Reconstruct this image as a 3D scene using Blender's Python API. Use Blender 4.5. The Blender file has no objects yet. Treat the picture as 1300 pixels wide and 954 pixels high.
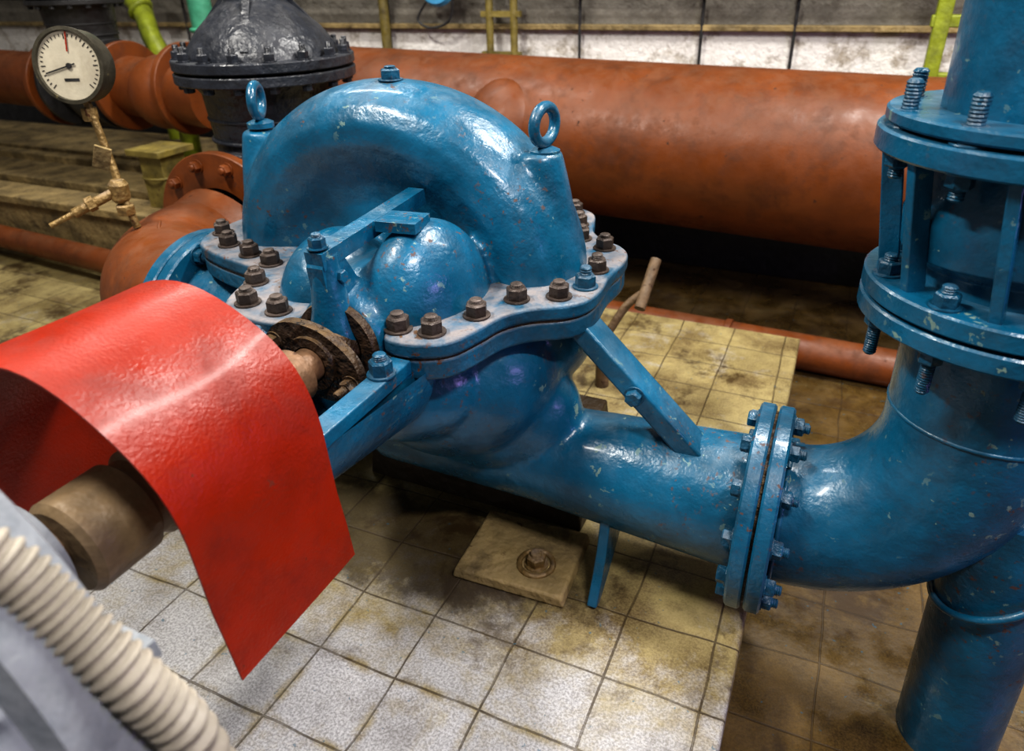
import bpy, math, random
from mathutils import Vector, Matrix
random.seed(3)
S=0.65
pi=math.pi
def V(*a): return Vector(a)
# ---------------------------------------------------------------- camera
yaw=math.radians(25); pit=math.radians(27.5); rol=math.radians(1.5)
R0=V(math.cos(yaw),math.sin(yaw),0); H=V(-math.sin(yaw),math.cos(yaw),0)
F=H*math.cos(pit)-V(0,0,1)*math.sin(pit)
U0=H*math.sin(pit)+V(0,0,1)*math.cos(pit)
R=R0*math.cos(rol)-U0*math.sin(rol); U=U0*math.cos(rol)+R0*math.sin(rol)
cd=bpy.data.cameras.new('camera'); cam=bpy.data.objects.new('camera',cd)
bpy.context.scene.collection.objects.link(cam)
M=Matrix((( R.x,U.x,-F.x,0),(R.y,U.y,-F.y,0),(R.z,U.z,-F.z,0),(0,0,0,1)))
cam.matrix_world=M
cd.sensor_width=36; cd.lens=36*900/1300; cd.shift_y=-45/1300
cd.clip_start=0.02
cd.dof.use_dof=True; cd.dof.focus_distance=2.35*S; cd.dof.aperture_fstop=3.2
bpy.context.scene.camera=cam

# ---------------------------------------------------------------- mesh builder
def frame(d):
    d=Vector(d).normalized()
    return d.to_track_quat('Z','Y').to_matrix().to_4x4()
def T(p): return Matrix.Translation(Vector(p))
class MB:
    def __init__(s): s.v=[]; s.f=[]
    def add(s,vs,fs,m=None):
        o=len(s.v)
        s.v+= [ (m@Vector(v)) if m else Vector(v) for v in vs]
        s.f+= [[i+o for i in f] for f in fs]
        return s
    def lathe(s,prof,org=(0,0,0),d=(0,0,1),seg=48,closed=False):
        m=T(org)@frame(d); vs=[];fs=[];n=len(prof)
        for k in range(seg):
            a=2*pi*k/seg
            for (r,h) in prof: vs.append((max(r,1e-4)*math.cos(a),max(r,1e-4)*math.sin(a),h))
        for k in range(seg):
            k2=(k+1)%seg
            for i in range(n if closed else n-1):
                j=(i+1)%n
                fs.append([k*n+i,k2*n+i,k2*n+j,k*n+j])
        if not closed:
            fs.append([k*n for k in range(seg)][::-1])
            fs.append([k*n+n-1 for k in range(seg)])
        return s.add(vs,fs,m)
    def cyl(s,p0,p1,r,r2=None,seg=32,c=0.0):
        p0=Vector(p0);p1=Vector(p1);L=(p1-p0).length
        r2=r if r2 is None else r2
        pr=[(r-c,0),(r,c),(r2,L-c),(r2-c,L)] if c>0 else [(r,0),(r2,L)]
        return s.lathe(pr,p0,p1-p0,seg)
    def ring(s,org,d,ri,ro,h,c=0.006,seg=64):
        return s.lathe([(ri,0),(ro-c,0),(ro,c),(ro,h-c),(ro-c,h),(ri,h)],org,d,seg,closed=True)
    def box(s,c,size,m=None,taper=1.0):
        x,y,z=[q/2 for q in size];t=taper
        vs=[(-x,-y,-z),(x,-y,-z),(x,y,-z),(-x,y,-z),(-x*t,-y*t,z),(x*t,-y*t,z),(x*t,y*t,z),(-x*t,y*t,z)]
        fs=[[3,2,1,0],[4,5,6,7],[0,1,5,4],[1,2,6,5],[2,3,7,6],[3,0,4,7]]
        mm=T(c) if m is None else T(c)@m
        return s.add(vs,fs,mm)
    def bar(s,p0,p1,w,t,up=(0,1,0)):
        p0=Vector(p0);p1=Vector(p1);z=(p1-p0);L=z.length;z.normalize()
        y=Vector(up);y=(y-z*y.dot(z)).normalized();x=y.cross(z)
        m=Matrix(((x.x,y.x,z.x,0),(x.y,y.y,z.y,0),(x.z,y.z,z.z,0),(0,0,0,1)))
        return s.box((p0+p1)/2,(t,w,L),m)
    def ell(s,c,r,seg=40,rings=24,m=None):
        vs=[(0,0,r[2])];fs=[]
        for i in range(1,rings):
            a=pi*i/rings
            for k in range(seg):
                b=2*pi*k/seg
                vs.append((r[0]*math.sin(a)*math.cos(b),r[1]*math.sin(a)*math.sin(b),r[2]*math.cos(a)))
        vs.append((0,0,-r[2]));L=len(vs)-1
        for k in range(seg):
            k2=(k+1)%seg
            fs.append([0,1+k,1+k2]); fs.append([L,1+(rings-2)*seg+k2,1+(rings-2)*seg+k])
            for i in range(rings-2):
                fs.append([1+i*seg+k,1+(i+1)*seg+k,1+(i+1)*seg+k2,1+i*seg+k2])
        return s.add(vs,fs,T(c)@m if m else T(c))
    def tube(s,pts,r,seg=24,closed=False,cap=True):
        pts=[Vector(p) for p in pts];n=len(pts)
        rs=r if isinstance(r,(list,tuple)) else [r]*n
        tg=[]
        for i in range(n):
            a=pts[i-1] if (i>0 or closed) else pts[i]
            b=pts[(i+1)%n] if (i<n-1 or closed) else pts[i]
            tg.append((b-a).normalized())
        ref=V(0,0,1) if abs(tg[0].z)<.9 else V(1,0,0)
        nx=(ref-tg[0]*ref.dot(tg[0])).normalized();vs=[];fs=[]
        for i in range(n):
            nx=(nx-tg[i]*nx.dot(tg[i])).normalized(); ny=tg[i].cross(nx)
            for k in range(seg):
                a=2*pi*k/seg
                vs.append(pts[i]+(nx*math.cos(a)+ny*math.sin(a))*rs[i])
        for i in range(n if closed else n-1):
            j=(i+1)%n
            for k in range(seg):
                k2=(k+1)%seg
                fs.append([i*seg+k,i*seg+k2,j*seg+k2,j*seg+k])
        if cap and not closed:
            fs.append(list(range(seg))[::-1]); fs.append([(n-1)*seg+k for k in range(seg)])
        return s.add(vs,fs)
    def torus(s,c,d,R_,r,seg=40,seg2=14,sx=1,sy=1):
        m=T(c)@frame(d)
        return s.tube([m@V(R_*sx*math.cos(2*pi*k/seg),R_*sy*math.sin(2*pi*k/seg),0) for k in range(seg)],r,seg2,closed=True)
    def prism(s,poly,z0,z1,m=None):
        n=len(poly)
        a=sum(poly[i][0]*poly[(i+1)%n][1]-poly[(i+1)%n][0]*poly[i][1] for i in range(n))
        if a<0: poly=poly[::-1]
        vs=[(x,y,z0) for x,y in poly]+[(x,y,z1) for x,y in poly]
        fs=[list(range(n))[::-1],list(range(n,2*n))]+[[i,(i+1)%n,n+(i+1)%n,n+i] for i in range(n)]
        return s.add(vs,fs,m)
    def hexa(s,p,d,r,h,rot=None,washer=True,stud=0.0,nutgap=0):
        """hex bolt head / nut standing on p pointing d"""
        rot=random.random()*pi if rot is None else rot
        m=T(p)@frame(d)@Matrix.Rotation(rot,4,'Z')
        z=0
        if washer:
            pr=[(r*1.22,0),(r*1.25,h*.08),(r*1.22,h*.16)]
            s.lathe(pr,p,d,20); z=h*.16
        vs=[];fs=[]
        lv=[(r*.97,z),(r,z+h*.08),(r,z+h*.86),(r*.84,z+h)]
        for (q,hh) in lv:
            for k in range(6):
                vs.append((q*math.cos(pi/3*k),q*math.sin(pi/3*k),hh))
        for i in range(3):
            for k in range(6):
                k2=(k+1)%6
                fs.append([i*6+k,i*6+k2,(i+1)*6+k2,(i+1)*6+k])
        fs.append(list(range(6))[::-1]);fs.append([18+k for k in range(6)])
        s.add(vs,fs,m)
        if stud>0:
            pr=[(r*.55,z+h*.9)];n=max(3,int(stud/(r*.22)))
            for i in range(n):
                h0=z+h+stud*i/n
                pr+= [(r*.58,h0+stud/n*.3),(r*.5,h0+stud/n*.8)]
            pr.append((r*.4,z+h+stud*1.03))
            s.lathe(pr,p,d,16)
        return s
    def build(s,name,mat,parent=None,smooth=35,bevel=0,remesh=0,smi=0,subd=0,solid=0,dz=0):
        me=bpy.data.meshes.new(name); me.from_pydata([(v[0],v[1],v[2]+dz) for v in s.v],[],s.f); me.update(); me.validate()
        ob=bpy.data.objects.new(name,me); bpy.context.scene.collection.objects.link(ob)
        me.materials.append(mat)
        for p in me.polygons: p.use_smooth=True
        if smooth<180: me.set_sharp_from_angle(angle=math.radians(smooth))
        if solid:
            mo=ob.modifiers.new('solid','SOLIDIFY'); mo.thickness=solid; mo.offset=0
            mo.edge_crease_rim=1
        if remesh:
            mo=ob.modifiers.new('remesh','REMESH'); mo.mode='VOXEL'; mo.voxel_size=remesh; mo.use_smooth_shade=True
            if smi:
                mo=ob.modifiers.new('smooth','SMOOTH'); mo.iterations=smi; mo.factor=.5
        if bevel:
            mo=ob.modifiers.new('bevel','BEVEL'); mo.width=bevel; mo.segments=3; mo.limit_method='ANGLE'; mo.angle_limit=math.radians(40)
        if parent: ob.parent=parent
        return ob
def empty(name):
    e=bpy.data.objects.new(name,None); bpy.context.scene.collection.objects.link(e); e.empty_display_size=.1
    return e
def arc(c,a,b,r,t0,t1,n):
    c=Vector(c);a=Vector(a);b=Vector(b)
    return [c+a*r*math.cos(t0+(t1-t0)*i/n)+b*r*math.sin(t0+(t1-t0)*i/n) for i in range(n+1)]
def spline(pts,n=6,closed=True):
    out=[];N=len(pts)
    for i in range(N if closed else N-1):
        g=lambda k: Vector(pts[k%N]) if closed else Vector(pts[max(0,min(N-1,k))])
        p0,p1,p2,p3=g(i-1),g(i),g(i+1),g(i+2)
        for j in range(n):
            t=j/n
            out.append(.5*((2*p1)+(-p0+p2)*t+(2*p0-5*p1+4*p2-p3)*t*t+(-p0+3*p1-3*p2+p3)*t**3))
    if not closed: out.append(Vector(pts[-1]))
    return out
# ---------------------------------------------------------------- materials
def lin(c):
    f=lambda x:(x/12.92 if x<=.04045 else ((x+.055)/1.055)**2.4)
    return tuple(f(q/255) for q in c)+(1,)
class NT:
    def __init__(s,name):
        m=bpy.data.materials.new(name); m.use_nodes=True; s.m=m; s.t=m.node_tree; s.n=s.t.nodes; s.l=s.t.links
        s.b=s.n['Principled BSDF']; s.tc=s.n.new('ShaderNodeTexCoord'); s.co=s.tc.outputs['Object']
    def link(s,a,b): s.l.new(a,b)
    def noise(s,scale,detail=4,rough=.55,vec=None,dist=0):
        n=s.n.new('ShaderNodeTexNoise'); n.inputs['Scale'].default_value=scale; n.inputs['Detail'].default_value=detail
        n.inputs['Roughness'].default_value=rough; n.inputs['Distortion'].default_value=dist
        s.link(vec or s.co,n.inputs['Vector']); return n.outputs['Fac']
    def mr(s,v,a,b,c=0,d=1):
        n=s.n.new('ShaderNodeMapRange'); s.link(v,n.inputs[0])
        for i,q in enumerate((a,b,c,d)): n.inputs[i+1].default_value=q
        return n.outputs[0]
    def mix(s,f,a,b,mode='MIX'):
        n=s.n.new('ShaderNodeMix'); n.data_type='RGBA'; n.blend_type=mode
        if isinstance(f,(int,float)): n.inputs[0].default_value=f
        else: s.link(f,n.inputs[0])
        for v,i in ((a,6),(b,7)):
            if isinstance(v,tuple): n.inputs[i].default_value=v
            else: s.link(v,n.inputs[i])
        return n.outputs[2]
    def math(s,op,a,b=0):
        n=s.n.new('ShaderNodeMath'); n.operation=op
        for i,v in enumerate((a,b)):
            if isinstance(v,(int,float)): n.inputs[i].default_value=v
            else: s.link(v,n.inputs[i])
        return n.outputs[0]
    def sep(s,v):
        n=s.n.new('ShaderNodeSeparateXYZ'); s.link(v,n.inputs[0]); return n.outputs
    def nz(s):
        g=s.n.new('ShaderNodeNewGeometry'); return s.sep(g.outputs['Normal'])[2]
    def bump(s,h,st=.3,dist=.02,prev=None):
        n=s.n.new('ShaderNodeBump'); n.inputs['Strength'].default_value=st; n.inputs['Distance'].default_value=dist
        s.link(h,n.inputs['Height'])
        if prev: s.link(prev,n.inputs['Normal'])
        return n.outputs[0]
    def out(s,col,rough,nrm=None,metal=0,spec=.5,coat=0):
        for v,k in ((col,'Base Color'),(rough,'Roughness')):
            if isinstance(v,(int,float,tuple)): s.b.inputs[k].default_value=v
            else: s.link(v,s.b.inputs[k])
        s.b.inputs['Metallic'].default_value=metal; s.b.inputs['Specular IOR Level'].default_value=spec
        s.b.inputs['Coat Weight'].default_value=coat; s.b.inputs['Coat Roughness'].default_value=.13
        if nrm: s.link(nrm,s.b.inputs['Normal'])
        return s.m
def paint(name,col,rough=.28,var=.3,vs=5,dust=.0,dustc=(165,150,140),dlo=.45,dhi=.62,chip=0,chipc=(120,110,95),bst=.25,bsc=14,spec=.5,metal=0,fine=.1,coat=0,grime=0,grimec=(40,34,28),rust=0):
    t=NT(name); c=lin(col)
    dk=tuple(q*(1-var) for q in c[:3])+(1,); lt=tuple(min(1,q*(1+var)) for q in c[:3])+(1,)
    col_=t.mix(t.mr(t.noise(vs,5,.6),.3,.7),dk,lt)
    rr=t.mr(t.noise(9,4),.3,.7,rough*.8,rough*1.35)
    if grime>0:
        k=t.math('MULTIPLY',t.mr(t.noise(4.3,8,.72,dist=.3),.5,.68),grime)
        col_=t.mix(k,col_,lin(grimec)); rr=t.math('ADD',rr,t.math('MULTIPLY',k,.3))
    if dust>0:
        up=t.mr(t.nz(),.25,.95)
        k=t.math('MULTIPLY',t.math('MULTIPLY',up,t.mr(t.noise(7,6,.65,dist=.4),dlo,dhi)),dust)
        col_=t.mix(k,col_,lin(dustc))
        rr=t.math('ADD',rr,t.math('MULTIPLY',k,.4))
    hb=t.noise(bsc,3,.5)
    b=t.bump(hb,bst,.02)
    b=t.bump(t.noise(110,2,.5),fine,.004,b)
    if chip>0:
        k=t.mr(t.noise(22,5,.6,dist=.3),.80-chip*.2,.815-chip*.2)
        k2=t.mr(t.noise(3,2,.5),.45,.6)
        k=t.math('MULTIPLY',k,k2)
        col_=t.mix(k,col_,lin(chipc)); rr=t.math('ADD',rr,t.math('MULTIPLY',k,.35))
        b=t.bump(k,-.5,.004,b)
    if rust>0:
        k=t.math('MULTIPLY',t.mr(t.noise(38,6,.65),.60,.64),t.mr(t.noise(2.2,3,.5),.5,.60))
        k=t.math('MULTIPLY',k,rust)
        col_=t.mix(k,col_,lin((88,52,28))); rr=t.math('ADD',rr,t.math('MULTIPLY',k,.4))
    return t.out(col_,rr,b,metal,spec,coat)
BLUE=(10,84,114)
m_blue=paint('blue_enamel',BLUE,.28,.36,4,dust=.5,dustc=(92,114,128),dlo=.45,dhi=.75,chip=.8,chipc=(108,134,128),bst=.34,bsc=10,fine=.2,coat=.22,grime=.5,grimec=(16,46,66),rust=.8)
m_bluedust=paint('blue_enamel_dusty',(20,80,108),.38,.35,6,dust=.92,dustc=(130,122,120),dlo=.34,dhi=.6,chip=.95,chipc=(90,66,46),bst=.5,bsc=14,grime=.5,grimec=(58,54,52),rust=1)
m_bolt=paint('rusty_bolt',(66,56,50),.45,.4,20,dust=.5,dustc=(118,105,98),bst=.3,bsc=40,metal=.3)
m_bluebolt=paint('blue_painted_bolt',(18,74,100),.34,.35,20,dust=.45,dustc=(105,105,110),bst=.35,bsc=40,rust=.6)
m_red=paint('red_sheet_paint',(140,30,1),.36,.2,3,chip=.6,chipc=(95,50,32),bst=.2,bsc=6,fine=.3,spec=.4,coat=.04,grime=.45,grimec=(86,15,2))
m_brown=paint('brown_pipe_paint',(106,55,20),.42,.24,3,dust=.3,dustc=(112,78,54),chip=.7,chipc=(66,40,24),bst=.22,bsc=5,spec=.4,grime=.55,grimec=(58,30,12))
m_black=paint('black_valve_paint',(38,41,48),.33,.3,8,dust=.3,dustc=(95,94,94),bst=.4,bsc=22)
m_darkrust=paint('rusted_gland_metal',(50,34,20),.5,.6,30,dust=.6,dustc=(125,98,58),dlo=.42,dhi=.62,chip=.9,chipc=(26,20,16),bst=.8,bsc=30)
m_steel=paint('worn_shaft_steel',(112,84,60),.42,.4,12,chip=.6,chipc=(80,55,40),bst=.3,metal=.3,grime=.5)
m_coup=paint('coupling_cast_iron',(126,106,78),.5,.35,7,chip=.5,chipc=(70,60,50),bst=.35,metal=.1,grime=.4,grimec=(74,62,48))
m_key=paint('rusty_key_steel',(98,78,55),.55,.4,20,chip=.9,chipc=(60,40,25),bst=.5,grime=.4)
m_motor=paint('grey_motor_paint',(134,138,142),.45,.3,4,chip=.7,chipc=(60,75,88),bst=.3,grime=.6,grimec=(76,86,96))
m_cond=paint('cream_conduit_plastic',(158,150,136),.55,.2,6,bst=.1,grime=.4,grimec=(98,90,78))
m_brass=paint('old_brass',(132,108,66),.45,.35,25,dust=.4,chip=.8,chipc=(90,60,35),bst=.5,bsc=30,metal=.4)
m_ochre=paint('ochre_painted_post',(115,102,50),.5,.4,8,chip=.8,chipc=(80,60,30),bst=.4,grime=.5)
m_green=paint('green_pole_paint',(70,145,115),.4,.2,8,bst=.2)
m_ygreen=paint('yellow_green_paint',(130,140,30),.45,.3,8,chip=.6,bst=.3,grime=.5)
m_dark=paint('dark_iron',(34,33,34),.5,.3,10,bst=.3)
m_sky=paint('light_blue_paint',(60,130,170),.4,.2,8)
m_glass=paint('gauge_case_metal',(70,66,55),.4,.4,15,metal=.4,chip=.8,chipc=(110,100,70))
m_ped=paint('wet_dark_concrete',(50,39,25),.5,.4,6,chip=.6,chipc=(80,66,42),bst=.6,bsc=16)
def tiles(name,base,dirt,white,size,ylo,yhi,wet=0,loc=(.07,.11),spill=None):
    t=NT(name)
    br=t.n.new('ShaderNodeTexBrick'); br.offset=0.0; br.squash=1.0
    mp=t.n.new('ShaderNodeMapping'); mp.inputs['Location'].default_value=(loc[0],loc[1],.0)
    nv=t.n.new('ShaderNodeTexNoise'); nv.inputs['Scale'].default_value=1.5; t.link(t.co,nv.inputs['Vector'])
    vm=t.n.new('ShaderNodeVectorMath'); vm.operation='SCALE'; vm.inputs['Scale'].default_value=.07
    t.link(nv.outputs['Color'],vm.inputs[0])
    va=t.n.new('ShaderNodeVectorMath'); t.link(t.co,va.inputs[0]); t.link(vm.outputs[0],va.inputs[1])
    t.link(va.outputs[0],mp.inputs[0]); t.link(mp.outputs[0],br.inputs['Vector'])
    br.inputs['Scale'].default_value=1; br.inputs['Brick Width'].default_value=size; br.inputs['Row Height'].default_value=size*.88
    br.inputs['Mortar Size'].default_value=.005; br.inputs['Mortar Smooth'].default_value=.5
    br.inputs['Color1'].default_value=(0,0,0,1); br.inputs['Color2'].default_value=(1,1,1,1); br.inputs['Mortar'].default_value=(.5,.5,.5,1)
    rnd=br.outputs['Color']; mort=br.outputs['Fac']
    W=lin(white);B=lin(base);D=lin(dirt)
    sp=t.mr(t.noise(110,3,.7),.40,.6)
    wt=t.mix(sp,tuple(q*.5 for q in W[:3])+(1,),W)
    wt=t.mix(t.math('MULTIPLY',rnd,.25),wt,lin((125,122,114)))
    dt=t.mix(t.mr(t.noise(3.5,9,.75,dist=.2),.38,.62),D,B)
    dt=t.mix(t.math('MULTIPLY',rnd,.4),dt,tuple(q*.5 for q in B[:3])+(1,))
    dt=t.mix(t.math('MULTIPLY',sp,.25),dt,tuple(min(1,q*1.5) for q in B[:3])+(1,))
    xyz=t.sep(t.co); x=xyz[0]; y=xyz[1]
    k=t.math('ADD',t.mr(y,ylo,yhi,-.05,1.15),t.mr(t.noise(2.6,10,.75,dist=.3),.36,.64,-.5,.5))
    k=t.math('MINIMUM',t.math('MAXIMUM',k,.12),.95)
    br2=t.n.new('ShaderNodeTexBrick'); br2.offset=0.0; t.link(mp.outputs[0],br2.inputs['Vector'])
    br2.inputs['Scale'].default_value=1; br2.inputs['Brick Width'].default_value=size; br2.inputs['Row Height'].default_value=size*.88
    br2.inputs['Mortar Size'].default_value=.045; br2.inputs['Mortar Smooth'].default_value=1.0
    jg=t.math('MULTIPLY',br2.outputs['Fac'],t.mr(t.noise(5,6,.7),.38,.58))
    k=t.math('MAXIMUM',k,t.math('MULTIPLY',jg,.9))
    col=t.mix(k,wt,dt)
    blot=t.mr(t.noise(1.9,10,.75,dist=.25),.52,.61)
    yb_=t.mr(y,ylo-.1,yhi-.2,0.2,.85)
    col=t.mix(t.math('MULTIPLY',blot,yb_),col,lin((60,44,24)))
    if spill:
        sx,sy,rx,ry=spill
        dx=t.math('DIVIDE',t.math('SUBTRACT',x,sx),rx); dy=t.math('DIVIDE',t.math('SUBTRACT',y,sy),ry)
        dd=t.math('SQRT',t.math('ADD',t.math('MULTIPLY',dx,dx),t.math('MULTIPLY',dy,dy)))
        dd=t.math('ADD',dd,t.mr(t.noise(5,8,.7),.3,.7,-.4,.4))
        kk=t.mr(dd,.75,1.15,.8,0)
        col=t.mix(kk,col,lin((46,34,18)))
    jn=t.mr(t.noise(6,4,.7),.3,.7,.5,1)
    col=t.mix(t.math('MULTIPLY',mort,jn),col,lin((62,50,33)))
    spk=t.mr(t.noise(34,2,.5),.72,.74)
    col=t.mix(t.math('MULTIPLY',spk,.6),col,lin((40,90,110)))
    h=t.math('SUBTRACT',t.math('MULTIPLY',t.noise(30,4),.25),mort)
    b=t.bump(h,.5,.012)
    rr=t.mr(t.noise(3.5,5,.6),.35,.65,.32-wet*.2,.7)
    return t.out(col,rr,b)
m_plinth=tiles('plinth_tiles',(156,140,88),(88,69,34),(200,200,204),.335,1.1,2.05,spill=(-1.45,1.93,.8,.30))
m_floor=tiles('floor_tiles',(100,78,38),(40,28,14),(120,105,60),.40,-5,-4,wet=1)
m_conc=paint('stained_concrete',(132,114,76),.65,.5,4,chip=.8,chipc=(90,70,40),bst=.6,bsc=20,grime=.8,grimec=(58,46,26))
def wallmat():
    t=NT('back_wall_plaster')
    z=t.sep(t.co)[2]
    n=t.noise(3,6,.65)
    up=t.mix(t.mr(n,.3,.7),lin((92,88,80)),lin((138,133,122)))
    up=t.mix(t.mr(t.noise(1.2,7,.7),.5,.65),up,lin((80,74,66)))
    wh=t.mix(t.mr(t.noise(4,8,.75),.38,.50),lin((160,150,136)),lin((225,221,216)))
    k=t.math('ADD',z,t.mr(n,.3,.7,-.03,.03))
    col=t.mix(t.mr(k,-.50,-.48),wh,up)
    b=t.bump(t.noise(18,5),.5,.03)
    return t.out(col,.75,b)
m_wall=wallmat()

# ================================================================= PUMP
pump=empty('centrifugal_pump')
XC,YC,ZS=-1.565,2.2,-1.0
YV=2.34
XS=-1.36
DZ=-.05
c=MB()
prof=[(.02,-.2),(.30,-.165),(.37,-.18),(.45,-.222),(.53,-.255),(.60,-.258),(.66,-.215),(.705,-.14),(.728,-.05),(.732,.02),(.715,.12),(.66,.22),(.56,.265),(.3,.28),(.02,.3)]
tmp=MB(); tmp.lathe(prof,(0,0,0),(0,1,0),96)
c.add(tmp.v,tmp.f,T((XC,YV,ZS))@Matrix.Diagonal((1.06,.88,.97,1)))
for sy in (-1,1):
    yy=lambda d: YV+sy*d
    c.ell((-1.21,yy(.43),ZS+.02),(.175,.27,.315),m=Matrix.Rotation(sy*.25,4,'Z'))
    c.ell((-1.62,yy(.38),ZS-.02),(.19,.26,.26))
    c.ell((XS,yy(.44),ZS-.25),(.38,.30,.25))
    c.lathe([(.2,-.1),(.2,.18),(.165,.3),(.155,.34)],(XS,yy(.40),ZS),(0,sy,0),40)
for sx,x0,x1 in ((1,-.925,-.965),(-1,-2.235,-2.225)):
    c.lathe([(.14,-.04),(.13,.12),(.10,.36),(.080,.485)],(x0,YV,ZS),(x1-x0,0,.485),32)
    c.box((x1-sx*.09,YV,ZS+.26),(.26,.17,.43),taper=.85)
c.ell((-.98,YV-.03,-1.2),(.24,.22,.24)); c.ell((-2.15,YV,-1.18),(.26,.24,.24))
c.ell((-1.25,2.13,-1.32),(.44,.38,.37))
c.ell((-1.15,2.18,-1.50),(.42,.25,.29))
c.lathe([(.19,0),(.20,.7),(.225,1.1),(.245,1.45),(.25,1.53)],(-1.62,YC,-1.755-DZ),(1,0,0),48)
c.lathe([(.3,0),(.32,.4),(.33,.62)],(-1.9,YC,-1.4),(-1,0,0),48)
c.build('casing',m_blue,pump,remesh=.013,smi=10,smooth=180,dz=DZ)
b=MB()
for sx in (-1,1):
    b.bar((XS+sx*.235,1.60,-1.03),(XS+sx*.235,1.05,-1.03),.07,.05,up=(1,0,0))
def cradle(y0,y1,r0,r1,n=20):
    vs=[];fs=[]
    for (y,r) in ((y0,r0),(y1,r1)):
        for q in (0,.035):
            for i in range(n+1):
                a=pi+pi*i/n
                vs.append((XS+(r+q)*math.cos(a),y,-1.05+(r+q)*math.sin(a)))
    N=n+1
    for i in range(n):
        fs+= [[i,i+1,2*N+i+1,2*N+i],[N+i+1,N+i,3*N+i,3*N+i+1],[i+1,i,N+i,N+i+1],[2*N+i,2*N+i+1,3*N+i+1,3*N+i]]
    return vs,fs
b.add(*cradle(1.66,1.05,.28,.215))
b.build('bearing_cradle',m_blue,pump,bevel=.006,dz=DZ)
right=[(-.685,2.34),(-.675,2.20),(-.69,2.10),(-.74,2.03),(-.84,1.965),(-.905,1.88),(-.935,1.77),(-.975,1.66),(-1.05,1.605),(-1.13,1.59),(-1.19,1.61)]
left=[(-1.55,1.57),(-1.66,1.55),(-1.79,1.565),(-1.87,1.65),(-1.93,1.80),(-1.99,1.91),(-2.12,1.945),(-2.28,1.99),(-2.42,2.06),(-2.48,2.18),(-2.49,2.34)]
half=right+[(-1.23,1.70),(-1.36,1.73),(-1.50,1.69)]+left
back=[(x,2*YV-y) for x,y in half[1:-1]][::-1]
outl=[(p.x,p.y) for p in spline([V(x,y) for x,y in half+back],5)]
f=MB(); f.prism(outl,-1.0,-.945); f.build('upper_split_flange',m_bluedust,pump,bevel=.012,dz=DZ)
f=MB()
out2=[(XC+(x-XC)*.99,YV+(y-YV)*.99) for x,y in outl]
f.prism(out2,-1.08,-1.006); f.build('lower_split_flange',m_bluedust,pump,bevel=.012,dz=DZ)
f=MB(); f.prism([(XC+(x-XC)*.985,YV+(y-YV)*.985) for x,y in outl],-1.012,-.994); f.build('gasket',m_darkrust,pump,dz=DZ)
bl=MB()
fb=[(-.79,2.085),(-.915,2.01),(-.985,1.845),(-1.06,1.685),(-1.17,1.665),
    (-1.62,1.63),(-1.767,1.645),(-1.87,1.80),(-1.95,1.97),(-2.10,2.02),(-2.27,2.08),(-2.41,2.19)]
for i,(x,y) in enumerate(fb):
    bl.hexa((x,y,-.945),(0,0,1),.037,.042,stud=.014)
    bl.hexa((x,2*YV-y,-.945),(0,0,1),.037,.042,stud=.014)
bl.hexa((-.745,2.36,-.945),(0,0,1),.037,.042,stud=.02)
bl.build('flange_bolts',m_bolt,pump,dz=DZ)
bl=MB()
bl.hexa((-.735,2.20,-.945),(0,0,1),.037,.042,stud=.03)
for sx in (-1,1): bl.hexa((XS+sx*.235,1.49,-1.005),(0,0,1),.036,.045,stud=.02)
bl.hexa((XC+.02,YV-.02,-.295),(0,0,1),.037,.035,stud=.01)
bl.hexa((XS,1.57,-.665),(0,0,1),.026,.03,stud=.012)
bl.build('blue_bolts',m_bluebolt,pump,dz=DZ)
r=MB()
r.bar((XS,2.14,-.66),(XS,1.545,-.70),.065,.055,up=(1,0,0))
poly=[(1.56,-.95),(1.54,-.72),(1.56,-.69),(1.64,-.70),(1.70,-.80),(1.80,-.86),(1.9,-.97)]
mm=Matrix(((0,0,1,XS),(1,0,0,0),(0,1,0,0),(0,0,0,1)))
r.prism(poly,-.03,.03,mm)
r.lathe([(.085,0),(.06,.1),(.042,.28)],(XS,1.59,-.97),(0,0,1),20)
r.box((-1.245,1.86,-.662),(.14,.12,.035),Matrix.Rotation(.12,4,'Z'))
r.hexa((XS+.038,1.60,-.76),(1,0,0),.022,.02)
r.build('brace_rib',m_blue,pump,bevel=.01,dz=DZ)
e=MB()
for x,nn in ((-.945,(1,-.12,0)),(-2.225,(.85,.45,0))):
    zz=-.53 if x>-1 else -.505
    e.lathe([(.055,0),(.055,.02),(.033,.03)],(x,YV,zz),(0,0,1),24)
    e.torus((x,YV,zz+.105),nn,.06,.020,sx=1.25)
e.build('lifting_eyes',m_blue,pump,dz=DZ)
g=MB()
g.lathe([(.10,0),(.145,0),(.15,.02),(.15,.14),(.10,.14)],(XS,1.58,-1),(0,1,0),40,closed=True)
gp=[]
for i in range(40):
    a=2*pi*i/40; rr=.12+.055*abs(math.cos(a))**3
    gp.append((rr*math.cos(a),rr*math.sin(a)))
g.prism(gp,0,.035,T((XS,1.50,-1))@Matrix.Rotation(pi/2,4,'X')@Matrix.Rotation(-.35,4,'Z'))
g.lathe([(.06,0),(.09,0),(.09,.15),(.06,.15)],(XS,1.45,-1),(0,1,0),32,closed=True)
for s_ in (-1,1):
    g.hexa((XS+s_*.145*math.cos(.35),1.465,-1-s_*.145*math.sin(.35)),(0,-1,0),.026,.03,stud=.04)
g.build('gland',m_darkrust,pump,dz=DZ)
g=MB(); g.cyl((XS,.995,-1),(XS,1.7,-1),.055); g.lathe([(.05,0),(.085,.01),(.085,.12),(.05,.13)],(XS,1.26,-1),(0,1,0),40)
g.build('shaft',m_steel,pump,dz=DZ)
g=MB(); g.lathe([(.1,0),(.17,.01),(.185,.03),(.185,.15),(.12,.17)],(XS,1.08,-1),(0,1,0),40); g.build('bearing_housing',m_blue,pump,dz=DZ)
d=MB()
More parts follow.
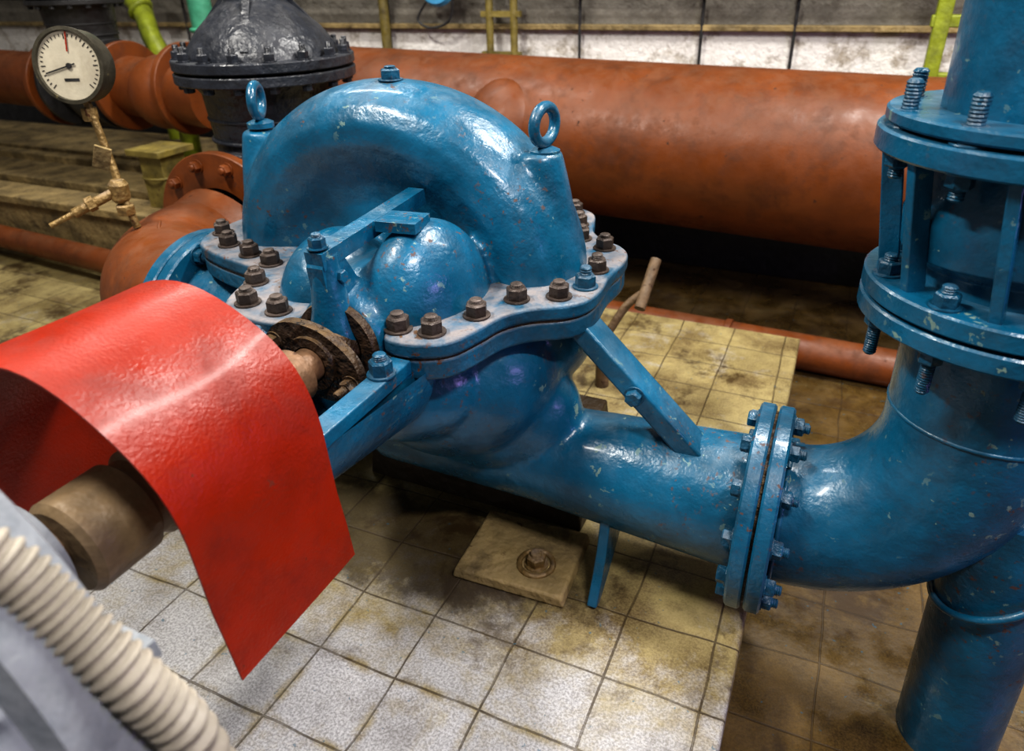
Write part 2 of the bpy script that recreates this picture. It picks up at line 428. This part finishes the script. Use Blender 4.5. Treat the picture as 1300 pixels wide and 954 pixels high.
d.bar((-.78,2.17,-1.08),(-.27,2.17,-1.575),.13,.075)
d.build('diagonal_strut',m_blue,pump,bevel=.01)
d=MB(); d.hexa((-.51,2.105,-1.34),(0,-1,0),.03,.03)
d.build('strut_bolt',m_bluebolt,pump)
d=MB()
finp=[(2.02,-1.85),(1.985,-1.99),(1.94,-2.09),(1.88,-2.185),(1.93,-2.195),(2.05,-2.13),(2.16,-2.06),(2.25,-1.95),(2.2,-1.8)]
mm=Matrix(((0,0,1,-.57),(1,0,0,0),(0,1,0,0),(0,0,0,1)))
d.prism(finp,-.02,.02,mm)
d.build('support_fin',m_blue,pump,bevel=.006)
d=MB()
d.box((-1.3,2.52,-2.0),(1.1,.5,.4),taper=.92); d.box((-2.2,2.4,-1.95),(.4,.5,.5),taper=.9)
d.build('pedestal_feet',m_ped,pump,bevel=.01)
d=MB()
d.ring((-.10,YC,-1.755),(1,0,0),.2,.375,.055,.008)
d.ring((-2.56,YC,-1.45),(1,0,0),.3,.43,.06,.008)
d.build('nozzle_flanges',m_blue,pump)
bl=MB()
for i in range(12):
    a=2*pi*(i+.5)/12
    bl.hexa((-.10,YC+.32*math.cos(a),-1.755+.32*math.sin(a)),(-1,0,0),.03,.03)
    bl.hexa((-2.50,YC+.38*math.cos(a),-1.45+.38*math.sin(a)),(1,0,0),.034,.035,stud=.03)
bl.build('nozzle_bolts',m_bluebolt,pump)
pad=empty('anchor_pad')
d=MB(); d.box((-.92,2.03,-2.177),(.48,.40,.045),Matrix.Rotation(.05,4,'Z'),taper=.95); d.build('plate',m_conc,pad,bevel=.01)
d=MB(); d.hexa((-.84,1.98,-2.155),(0,0,1),.04,.04,stud=.02); d.torus((-.84,1.98,-2.153),(0,0,1),.07,.012); d.build('anchor_nut',m_brass,pad)

# ================================================================= DISCHARGE LINE
dis=empty('discharge_pipe')
p=MB()
XV=.52
path=[V(-.02,YC,-1.755),V(.03,YC,-1.755)]+arc((.03,YC,-1.265),(0,0,-1),(1,0,0),.49,0,pi/2,24)[1:]+[V(XV-.002,YC,-1.1),V(XV-.01,YC,-.84)]
p.tube(path,.25,56)
p.cyl((.74,YC,-2.6),(.70,YC,-1.5),.165,.165,40)
p.build('elbow',m_blue,dis)
p=MB(); p.torus((.705,YC,-1.80),(-.6,0,.8),.2,.012)
p.torus((.03,YC,-1.755),(1,0,0),.25,.008); p.torus((XV,YC,-1.2),(0,0,1),.248,.007)
p.build('weld_beads',m_blue,dis)
p=MB()
p.ring((-.035,YC,-1.755),(1,0,0),.2,.375,.055,.008)
XJ=XV-.012; XK=XV-.055
p.ring((XJ,YC,-.90),(0,0,1),.2,.385,.055)
p.ring((XJ,YC,-.835),(0,0,1),.2,.385,.055)
p.ring((XK,YC,-.44),(0,0,1),.2,.385,.06)
p.ring((XK,YC,-.37),(0,0,1),.2,.37,.035)
p.build('flanges',m_blue,dis)
p=MB(); p.ring((-.045,YC,-1.755),(1,0,0),.2,.35,.01,.001); p.build('gasket',m_darkrust,dis)
p=MB()
p.lathe([(.25,0),(.25,.06),(.30,.1),(.305,.2),(.27,.28),(.25,.36)],(XJ,YC,-.78),(-.03,0,.36),56)
for i in range(9):
    a=2*pi*(i+.35)/9
    q=V(math.cos(a),math.sin(a),0)
    p.bar(V(XJ,YC,-.79)+q*.32,V(XK,YC,-.43)+q*.335,.055,.03,up=q)
p.build('dismantling_joint',m_blue,dis,bevel=.004)
p=MB(); p.cyl((XK,YC,-.36),(XK-.02,YC,1.3),.245,.245,56); p.build('riser',m_blue,dis)
bl=MB()
for i in range(12):
    a=2*pi*(i+.5)/12
    bl.hexa((.02,YC+.32*math.cos(a),-1.755+.32*math.sin(a)),(1,0,0),.03,.03,stud=.02)
for i in range(9):
    a=2*pi*(i+.85)/9
    q=V(math.cos(a),math.sin(a),0)
    bl.hexa(V(XJ,YC,-.90)+q*.335,(0,0,-1),.032,.035,stud=.09)
    bl.hexa(V(XJ,YC,-.78)+q*.335,(0,0,1),.032,.035,stud=.02)
    bl.hexa(V(XK,YC,-.38)+q*.33,(0,0,1),.036,.04,stud=.07)
    bl.hexa(V(XK,YC,-.44)+q*.33,(0,0,-1),.032,.035,stud=.03)
bl.build('bolts',m_bluebolt,dis)

# ================================================================= GUARD / MOTOR / COUPLING
gd=MB()
cs=[];RG=.385;XG=-1.44;ZG=-1.05
n=28
cs.append((XG-RG-.01,-1.40))
for i in range(n+1):
    a=pi-pi*i/n
    cs.append((XG+RG*math.cos(a),ZG+RG*math.sin(a)))
cs+= [(XG+RG+.008,-1.2),(XG+RG+.02,-1.30),(XG+RG+.03,-1.41)]
vs=[];fs=[];K=len(cs);NY=10
TH=.005
for side in (1,-1):
  for j in range(NY+1):
    for i,(x,z) in enumerate(cs):
        t=i/(K-1)
        a_,b_=cs[max(0,i-1)],cs[min(K-1,i+1)]
        nx,nz_=-(b_[1]-a_[1]),(b_[0]-a_[0]); L_=math.hypot(nx,nz_); nx/=L_; nz_/=L_
        y0=.64+.07*t; y=y0+(1.13-y0)*j/NY
        w=.004*math.sin(9*y+5*t)+.003*math.sin(23*t+3*y)
        vs.append((x+w+nx*TH/2*side,y,z+w+nz_*TH/2*side))
NN=(NY+1)*K
for j in range(NY):
    for i in range(K-1):
        q=[j*K+i,j*K+i+1,(j+1)*K+i+1,(j+1)*K+i]
        fs.append(q); fs.append([NN+k for k in q][::-1])
for i in range(K-1):
    fs.append([i+1,i,NN+i,NN+i+1]); o_=NY*K; fs.append([o_+i,o_+i+1,NN+o_+i+1,NN+o_+i])
for j in range(NY):
    fs.append([j*K,(j+1)*K,NN+(j+1)*K,NN+j*K]); o_=K-1; fs.append([(j+1)*K+o_,j*K+o_,NN+j*K+o_,NN+(j+1)*K+o_])
gd.add(vs,fs); gd.build('shaft_guard',m_red,None,smooth=50)
mt=empty('electric_motor')
p=MB()
p.lathe([(.09,.16),(.12,.15),(.13,.06),(.30,.03),(.50,0),(.58,-.03),(.61,-.08),(.61,-.16),(.58,-.18),(.58,-1.3),(.61,-1.32),(.5,-1.4)],(XS,.43,-1.03),(0,1,0),64)
p.build('housing',m_motor,mt)
p=MB()
for i in range(44):
    a=2*pi*i/44
    q=V(math.cos(a),0,math.sin(a))
    p.bar(V(XS,.24,-1.03)+q*.595,V(XS,-.84,-1.03)+q*.595,.012,.05,up=V(-q.z,0,q.x))
for i in range(8):
    a=2*pi*(i+.3)/8; q=V(math.cos(a),0,math.sin(a))
    p.bar(V(XS,.47,-1.03)+q*.14,V(XS,.42,-1.03)+q*.56,.03,.05,up=V(-q.z,0,q.x))
    p.hexa(V(XS,.41,-1.03)+q*.52,(0,1,0),.022,.02)
p.box((XS,-.3,-1.87),(.9,.9,.65)); p.build('fins_and_base',m_motor,mt,bevel=.004)
p=MB()
p.lathe([(.05,0),(.10,.005),(.115,.02),(.115,.16),(.10,.175),(.1,.2),(.115,.215),(.115,.33),(.1,.345),(.05,.35)],(XS+.02,.61,-1.06),(0,1,0),48)
p.build('coupling',m_coup,mt)
p=MB(); p.cyl((XS,.5,-1.05),(XS,.99,-1.05),.055); p.build('motor_shaft',m_steel,mt)
cp=spline([V(-1.12,.10,-.44),V(-1.0,.25,-.51),V(-.89,.33,-.645),V(-.83,.352,-.75),V(-.76,.37,-.865),V(-.715,.40,-1.05),V(-.68,.42,-1.6),V(-.7,.42,-2.16)],44,closed=False)
p=MB(); p.tube(cp,[.036+.005*math.sin(i*2*pi/6) for i in range(len(cp))],24); p.build('corrugated_conduit',m_cond)

# ================================================================= SUCTION SIDE
su=empty('suction_elbow')
XE=-3.2; ZE=-1.42; RS=.34
p=MB()
bend=.58
path=[V(-2.62,YC,ZE-.03)]+arc((-2.62,YC+bend,ZE),(0,-1,0),(-1,0,0),bend,0,pi/2,24)+[V(-3.2,2.95,ZE+.05)]
p.tube(path,RS,56)
p.build('bend',m_brown,su)
p=MB(); p.ring((-2.625,YC,-1.45),(1,0,0),.3,.43,.06); p.build('pump_side_flange',m_blue,su)
p=MB(); p.ring((XE,2.93,ZE+.06),(0,1,0),.3,.50,.06)
for i in range(12):
    a=2*pi*(i+.5)/12
    p.hexa((XE+.43*math.cos(a),2.93,ZE+.06+.43*math.sin(a)),(0,-1,0),.033,.035,stud=.015)
p.torus((-2.62,YC,ZE-.03),(1,0,0),RS,.01); p.torus((-3.03,2.37,ZE),(-1,-1,0),RS,.009)
p.build('valve_side_flange',m_brown,su)
def gate_valve(name,x,y,z,sc,mat,axis='y'):
    e=empty(name); p=MB()
    ax=V(0,1,0) if axis=='y' else V(1,0,0)
    o=V(x,y,z)
    L=.38*sc
    for s_ in (-1,1): p.ring(o+ax*(s_*L-.03*sc),ax,.3*sc,.5*sc,.06*sc)
    p.lathe([(.34*sc,-L),(.36*sc,-L*.5),(.38*sc,0),(.36*sc,L*.5),(.34*sc,L)],o,ax,48)
    p.ell(o,(.42*sc,.34*sc,.5*sc) if axis=='y' else (.34*sc,.42*sc,.5*sc))
    p.lathe([(.36*sc,.0),(.36*sc,.3*sc),(.355*sc,.5*sc),(.38*sc,.80*sc),(.44*sc,.88*sc)],o,(0,0,1),56)
    for hh in (.42,.54,.66): p.torus(o+V(0,0,hh*sc),(0,0,1),.365*sc,.012*sc)
    p.ring(o+V(0,0,.86*sc),(0,0,1),.1*sc,.51*sc,.055*sc)
    p.ring(o+V(0,0,.93*sc),(0,0,1),.1*sc,.51*sc,.055*sc)
    p.lathe([(.43*sc,.98*sc),(.41*sc,1.04*sc),(.34*sc,1.13*sc),(.25*sc,1.21*sc),(.17*sc,1.27*sc),(.15*sc,1.34*sc),(.15*sc,1.42*sc),(.2*sc,1.43*sc),(.2*sc,1.48*sc),(.1*sc,1.49*sc),(.09*sc,1.8*sc)],o,(0,0,1),56)
    for a in range(4):
        q=V(math.cos(a*pi/2+.5),math.sin(a*pi/2+.5),0)
        p.bar(o+V(0,0,1.02*sc)+q*.4*sc,o+V(0,0,1.27*sc)+q*.17*sc,.04*sc,.05*sc,up=V(-q.y,q.x,0))
    p.build('body',mat,e)
    bl=MB()
    for i in range(16):
        a=2*pi*i/16; q=V(math.cos(a),math.sin(a),0)*.465*sc
        bl.hexa(o+q+V(0,0,.985*sc),(0,0,1),.03*sc,.04*sc,stud=.03*sc)
        bl.hexa(o+q+V(0,0,.86*sc),(0,0,-1),.03*sc,.03*sc)
    bl.build('bolts',mat,e)
    w=MB(); zt=2.05*sc
    for s_ in (-1,1): w.bar(o+V(s_*.14*sc,0,1.45*sc),o+V(s_*.07*sc,0,zt-.05*sc),.05*sc,.03*sc)
    w.torus(o+V(0,0,zt),(0,0,1),.36*sc,.022*sc)
    for a in range(5):
        q=V(math.cos(a*2*pi/5),math.sin(a*2*pi/5),0)*.36*sc
        w.cyl(o+V(0,0,zt),o+V(0,0,zt)+q,.015*sc,seg=10)
    w.cyl(o+V(0,0,1.7*sc),o+V(0,0,zt+.1*sc),.03*sc,seg=16)
    w.build('hand_wheel',mat,e)
    return e
gate_valve('gate_valve',XE+.07,3.42,ZE+.04,1.0,m_black)
p=MB(); p.cyl((XE+.07,3.84,ZE),(XE+.07,4.86,-1.3),.33,.33,48); p.ring((XE+.07,3.84,ZE),(0,1,0),.3,.5,.06); p.build('suction_branch_pipe',m_brown)

pg=empty('pressure_gauge')
gc=V(-3.25,2.3,-.335); nrm=V(.30,-.80,.12).normalized()
p=MB(); p.lathe([(.02,-.10),(.15,-.10),(.158,-.085),(.160,.0),(.166,.005),(.166,.02),(.150,.022),(.146,.004),(.02,.004)],gc,nrm,56)
p.build('case',m_glass,pg)
p=MB(); p.lathe([(.001,.005),(.147,.005),(.147,.008),(.001,.008)],gc,nrm,48)
m_dial=paint('dial_face',(180,172,152),.5,.15,10,bst=0,grime=.35,grimec=(118,104,80)); p.build('dial',m_dial,pg)
p=MB()
upv=(V(0,0,1)-nrm*nrm.z).normalized(); rtv=upv.cross(nrm)
for i in range(31):
    a=math.radians(225-270*i/30); q=rtv*math.cos(a)+upv*math.sin(a)
    l=.022 if i%5==0 else .012
    p.bar(gc+nrm*.0095+q*.135,gc+nrm*.0095+q*(.135-l),.004,.0015,up=q.cross(nrm))
q=(rtv*-.9+upv*-.25).normalized()
p.bar(gc+nrm*.013-q*.03,gc+nrm*.013+q*.12,.006,.002,up=q.cross(nrm))
p.bar(gc+nrm*.0095-rtv*.035-upv*.06,gc+nrm*.0095+rtv*.035-upv*.06,.012,.0015,up=upv)
p.lathe([(.012,.008),(.012,.016)],gc,nrm,16)
p.build('scale_and_needle',m_dark,pg)
p=MB(); q=(rtv*.1+upv).normalized(); p.bar(gc+nrm*.013+q*.06,gc+nrm*.013+q*.145,.006,.002,up=q.cross(nrm)); p.build('red_pointer',m_red,pg)
p=MB()
b0=gc-nrm*.04+V(0,0,-.155)
pts=[b0,b0+V(.02,0,-.09),b0+V(.04,0,-.2),b0+V(.06,0,-.33),V(-3.15,2.3,-.92),V(-3.13,2.32,-1.09)]
p.tube(pts,.018,14)
p.hexa(b0+V(.0,0,-.03),(0,0,-1),.035,.06,washer=False)
p.lathe([(.03,0),(.045,.02),(.045,.09),(.03,.11)],V(-3.165,2.3,-.96),(.1,0,1),20)
p.cyl(V(-3.16,2.3,-.90),V(-3.28,2.12,-.98),.024,seg=16); p.cyl(V(-3.26,2.15,-.965),V(-3.34,2.03,-1.02),.014,seg=12)
p.hexa(V(-3.22,2.2,-.94),(-.55,-.8,-.3),.036,.04,washer=False)
p.hexa(V(-3.15,2.3,-1.02),(0,0,1),.045,.05,washer=False)
p.build('siphon_and_cock',m_brass,pg)
p=MB(); p.box((-3.175,2.27,-.74),(.075,.012,.12),Matrix.Rotation(.5,4,'Y')@Matrix.Rotation(.6,4,'Z')); p.build('tag',m_conc,pg,bevel=.003)

# ================================================================= HEADER & BACKGROUND
hd=empty('header_pipe')
p=MB()
HR=.60
p.cyl((-5.0,5.75,-1.16),(5.2,5.35,-1.37),HR,HR,96)
p.lathe([(HR,0),(.5,.25),(.36,.55),(.36,.6)],(-5.0,5.75,-1.16),(-1,.04,0),64)
p.build('main',m_brown,hd)
p=MB()
p.lathe([(.30,-.3),(.30,.04),(.29,.08),(.23,.14),(.12,.17),(.02,.18)],(-2.46,5.22,-1.02),(0,-.8,.5),48)
for x in (.55,2.6): p.torus((x,5.75-.0392*(x+5),-1.16-.0206*(x+5)),(1,-.04,0),HR,.006,96)
p.build('stub_and_welds',m_brown,hd)
p=MB()
for x in (-2.0,1.5,3.6): p.box((x,5.65,-2.2),(.35,.4,.8))
p.build('saddles',m_dark,hd)
lp=empty('branch_header_pipe')
p=MB(); p.cyl((-10,4.77,-.78),(-6.62,4.62,-.82),.25,.25,48); p.cyl((-5.78,4.6,-.82),(-4.7,4.5,-.86),.25,.25,48)
for x in (-6.66,-5.80,-5.1): p.ring((x,4.6,-.82),(1,-.04,0),.2,.37,.06)
p.ell((-5.25,4.52,-.84),(.30,.31,.30)); p.build('pipe',m_brown,lp)
gate_valve('gate_valve',-6.2,4.6,-.81,.75,m_dark,axis='x')
fp=MB(); fp.cyl((-9,3.75,-1.98),(-3.7,3.45,-2.02),.10,seg=32); fp.ring((-4.4,3.49,-2.02),(1,-.05,0),.05,.14,.05); fp.build('floor_pipe',m_brown)
fp=MB(); fp.cyl((-3.2,5.02,-2.46),(5,4.72,-2.48),.13,seg=32); fp.ring((-.55,4.92,-2.465),(1,-.04,0),.05,.145,.05); fp.build('floor_pipe',m_brown)
ps=empty('support_post'); p=MB(); p.box((-4.95,4.05,-1.43),(.24,.24,.44)); p.box((-4.95,4.05,-1.2),(.36,.36,.05)); p.torus((-4.95,4.05,-1.4),(0,0,1),.17,.012,24,6)
p.build('post',m_ochre,ps,bevel=.01)
p=MB(); p.cyl((-5.35,5.15,-1.6),(-5.35,5.15,2),.10,seg=24); p.torus((-5.35,5.15,-.4),(0,0,1),.105,.02); p.build('green_pole',m_green)
p=MB(); p.tube(spline([V(-7.5,5.6,.1),V(-6.9,5.6,-.05),V(-6.5,5.5,-.25),V(-6.2,5.3,-.5),V(-5.9,5.2,-.9),V(-5.9,5.2,-1.6)],6,False),.09,20)
p.tube([V(-6.9,5.9,-1.6),V(-6.9,5.9,2)],.07,16); p.torus((-6.5,5.5,-.25),(1,0,-1),.1,.03)
p.build('yellow_gas_pipe',m_ygreen)
p=MB(); p.tube(spline([V(-1.05,3.5,-1.9),V(-.95,3.58,-1.70),V(-.84,3.62,-1.60)],5,False),.024,12); p.tube([V(-.86,3.53,-1.68),V(-.84,3.76,-1.47)],.032,12); p.cyl((-1.05,3.5,-2.2),(-1.05,3.5,-1.88),.04,seg=16)
p.build('valve_key',m_key)
p=MB(); p.box((0,2,-2.65),(30,14,.1)); p.build('floor',m_floor)
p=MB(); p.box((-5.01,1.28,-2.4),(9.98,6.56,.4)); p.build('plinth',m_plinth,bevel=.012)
p=MB(); p.box((-7.2,4.38,-1.96),(5.6,1.2,.48)); p.box((-7.2,3.9,-1.685),(5.4,.34,.07)); p.box((-7.3,4.5,-1.685),(5.4,.5,.07)); p.box((-8.2,5.6,-2.1),(5.0,1.3,.9)); p.box((-8.1,5.4,-1.65),(5.0,.6,.08)); p.build('concrete_platform',m_conc,bevel=.01)
p=MB(); p.box((0,6.9,.2),(30,.3,5.8)); p.build('wall_back',m_wall)
p=MB(); p.box((0,6.72,-.47),(30,.1,.05)); p.build('trim_1',m_conc,bevel=.01)
p=MB(); p.box((0,6.68,-2.05),(30,.14,1.1)); p.build('shade_band_back',m_dark,bevel=.01)  # added dark box: black shade under the header, put in as colour
wr=empty('wall_conduit'); p=MB()
p.cyl((-12,6.6,-.14),(8,6.6,-.24),.035,seg=16)
for x in (-7.2,-4.4,-2.35,-1.25,-.5): p.cyl((x,6.68,-1.0),(x,6.68,1.4),.014,seg=10)
p.build('rods',m_dark,wr)
p=MB(); p.tube([V(-4.4,6.6,-1),V(-4.4,6.6,1.5)],.05,16); p.tube([V(-3.2,6.55,-1),V(-3.2,6.55,1.5)],.035,12); p.tube([V(-2.95,6.55,-1),V(-2.95,6.55,1.5)],.035,12)
for z in (-.7,-.35): p.box((-3.08,6.55,z),(.4,.05,.05))
p.build('ochre_risers',m_ochre,wr)
p=MB(); p.lathe([(.02,-.06),(.17,-.05),(.19,0),(.17,.05),(.02,.06)],(-3.7,6.5,-.10),(0,-1,.2),32); p.build('junction_box',m_sky,wr)
p=MB(); p.tube(spline([V(-3.85,6.5,-.25),V(-3.95,6.5,-.4),V(-3.8,6.5,-.47),V(-3.6,6.5,-.4),V(-3.55,6.5,-.2)],8,False),.012,8); p.build('cable_loop',m_dark,wr)
yb=MB(); yb.box((.50,6.2,.05),(.10,.12,5.3)); yb.box((.58,6.2,-.38),(.3,.1,.08)); yb.box((.58,6.2,-.75),(.2,.1,.06)); yb.build('yellow_stanchion',m_ygreen,bevel=.01)

# ================================================================= LIGHTS
def area(name,loc,target,sx,sy,e,col=(1,1,1)):
    l=bpy.data.lights.new(name,'AREA'); l.shape='RECTANGLE'; l.size=sx; l.size_y=sy; l.energy=e*S*S; l.color=col
    o=bpy.data.objects.new(name,l); bpy.context.scene.collection.objects.link(o)
    o.location=loc; d=(Vector(target)-Vector(loc)); o.rotation_euler=d.to_track_quat('-Z','Y').to_euler()
area('ceiling_lamp',(-3.2,.6,3.4),(-1.5,2.2,-1.5),1.5,.18,290,(1,.96,.89))
area('ceiling_lamp',(.4,3.6,3.2),(-.8,2.4,-1.5),1.5,.18,265,(1,.97,.92))
area('ceiling_lamp',(1.4,.2,2.6),(0,2.2,-1.6),1.1,.18,145,(1,.95,.94))
area('ceiling_lamp',(-4.5,4.6,3.2),(-4.5,4.6,-1.5),2.4,.3,140,(1,.97,.92))
area('ceiling_lamp',(2.6,4.6,2.6),(1.5,5.5,-1.5),2.4,.3,120,(1,.95,.88))
area('violet_lamp',(3.2,1.5,-.4),(.6,2.2,-1.4),.8,.5,24,(.5,.35,1))
w=bpy.data.worlds.new('world'); bpy.context.scene.world=w; w.use_nodes=True
bg=w.node_tree.nodes['Background']; bg.inputs[0].default_value=(1,.96,.92,1); bg.inputs[1].default_value=.13
vs_=bpy.context.scene.view_settings; vs_.view_transform='Standard'; vs_.exposure=0
try: vs_.look='Medium High Contrast'
except Exception as ex: print('look',ex)
for o in list(bpy.context.scene.objects):
    if o.parent is None:
        o.location=o.location*S
        if o.type not in('CAMERA',): o.scale=(S,S,S)
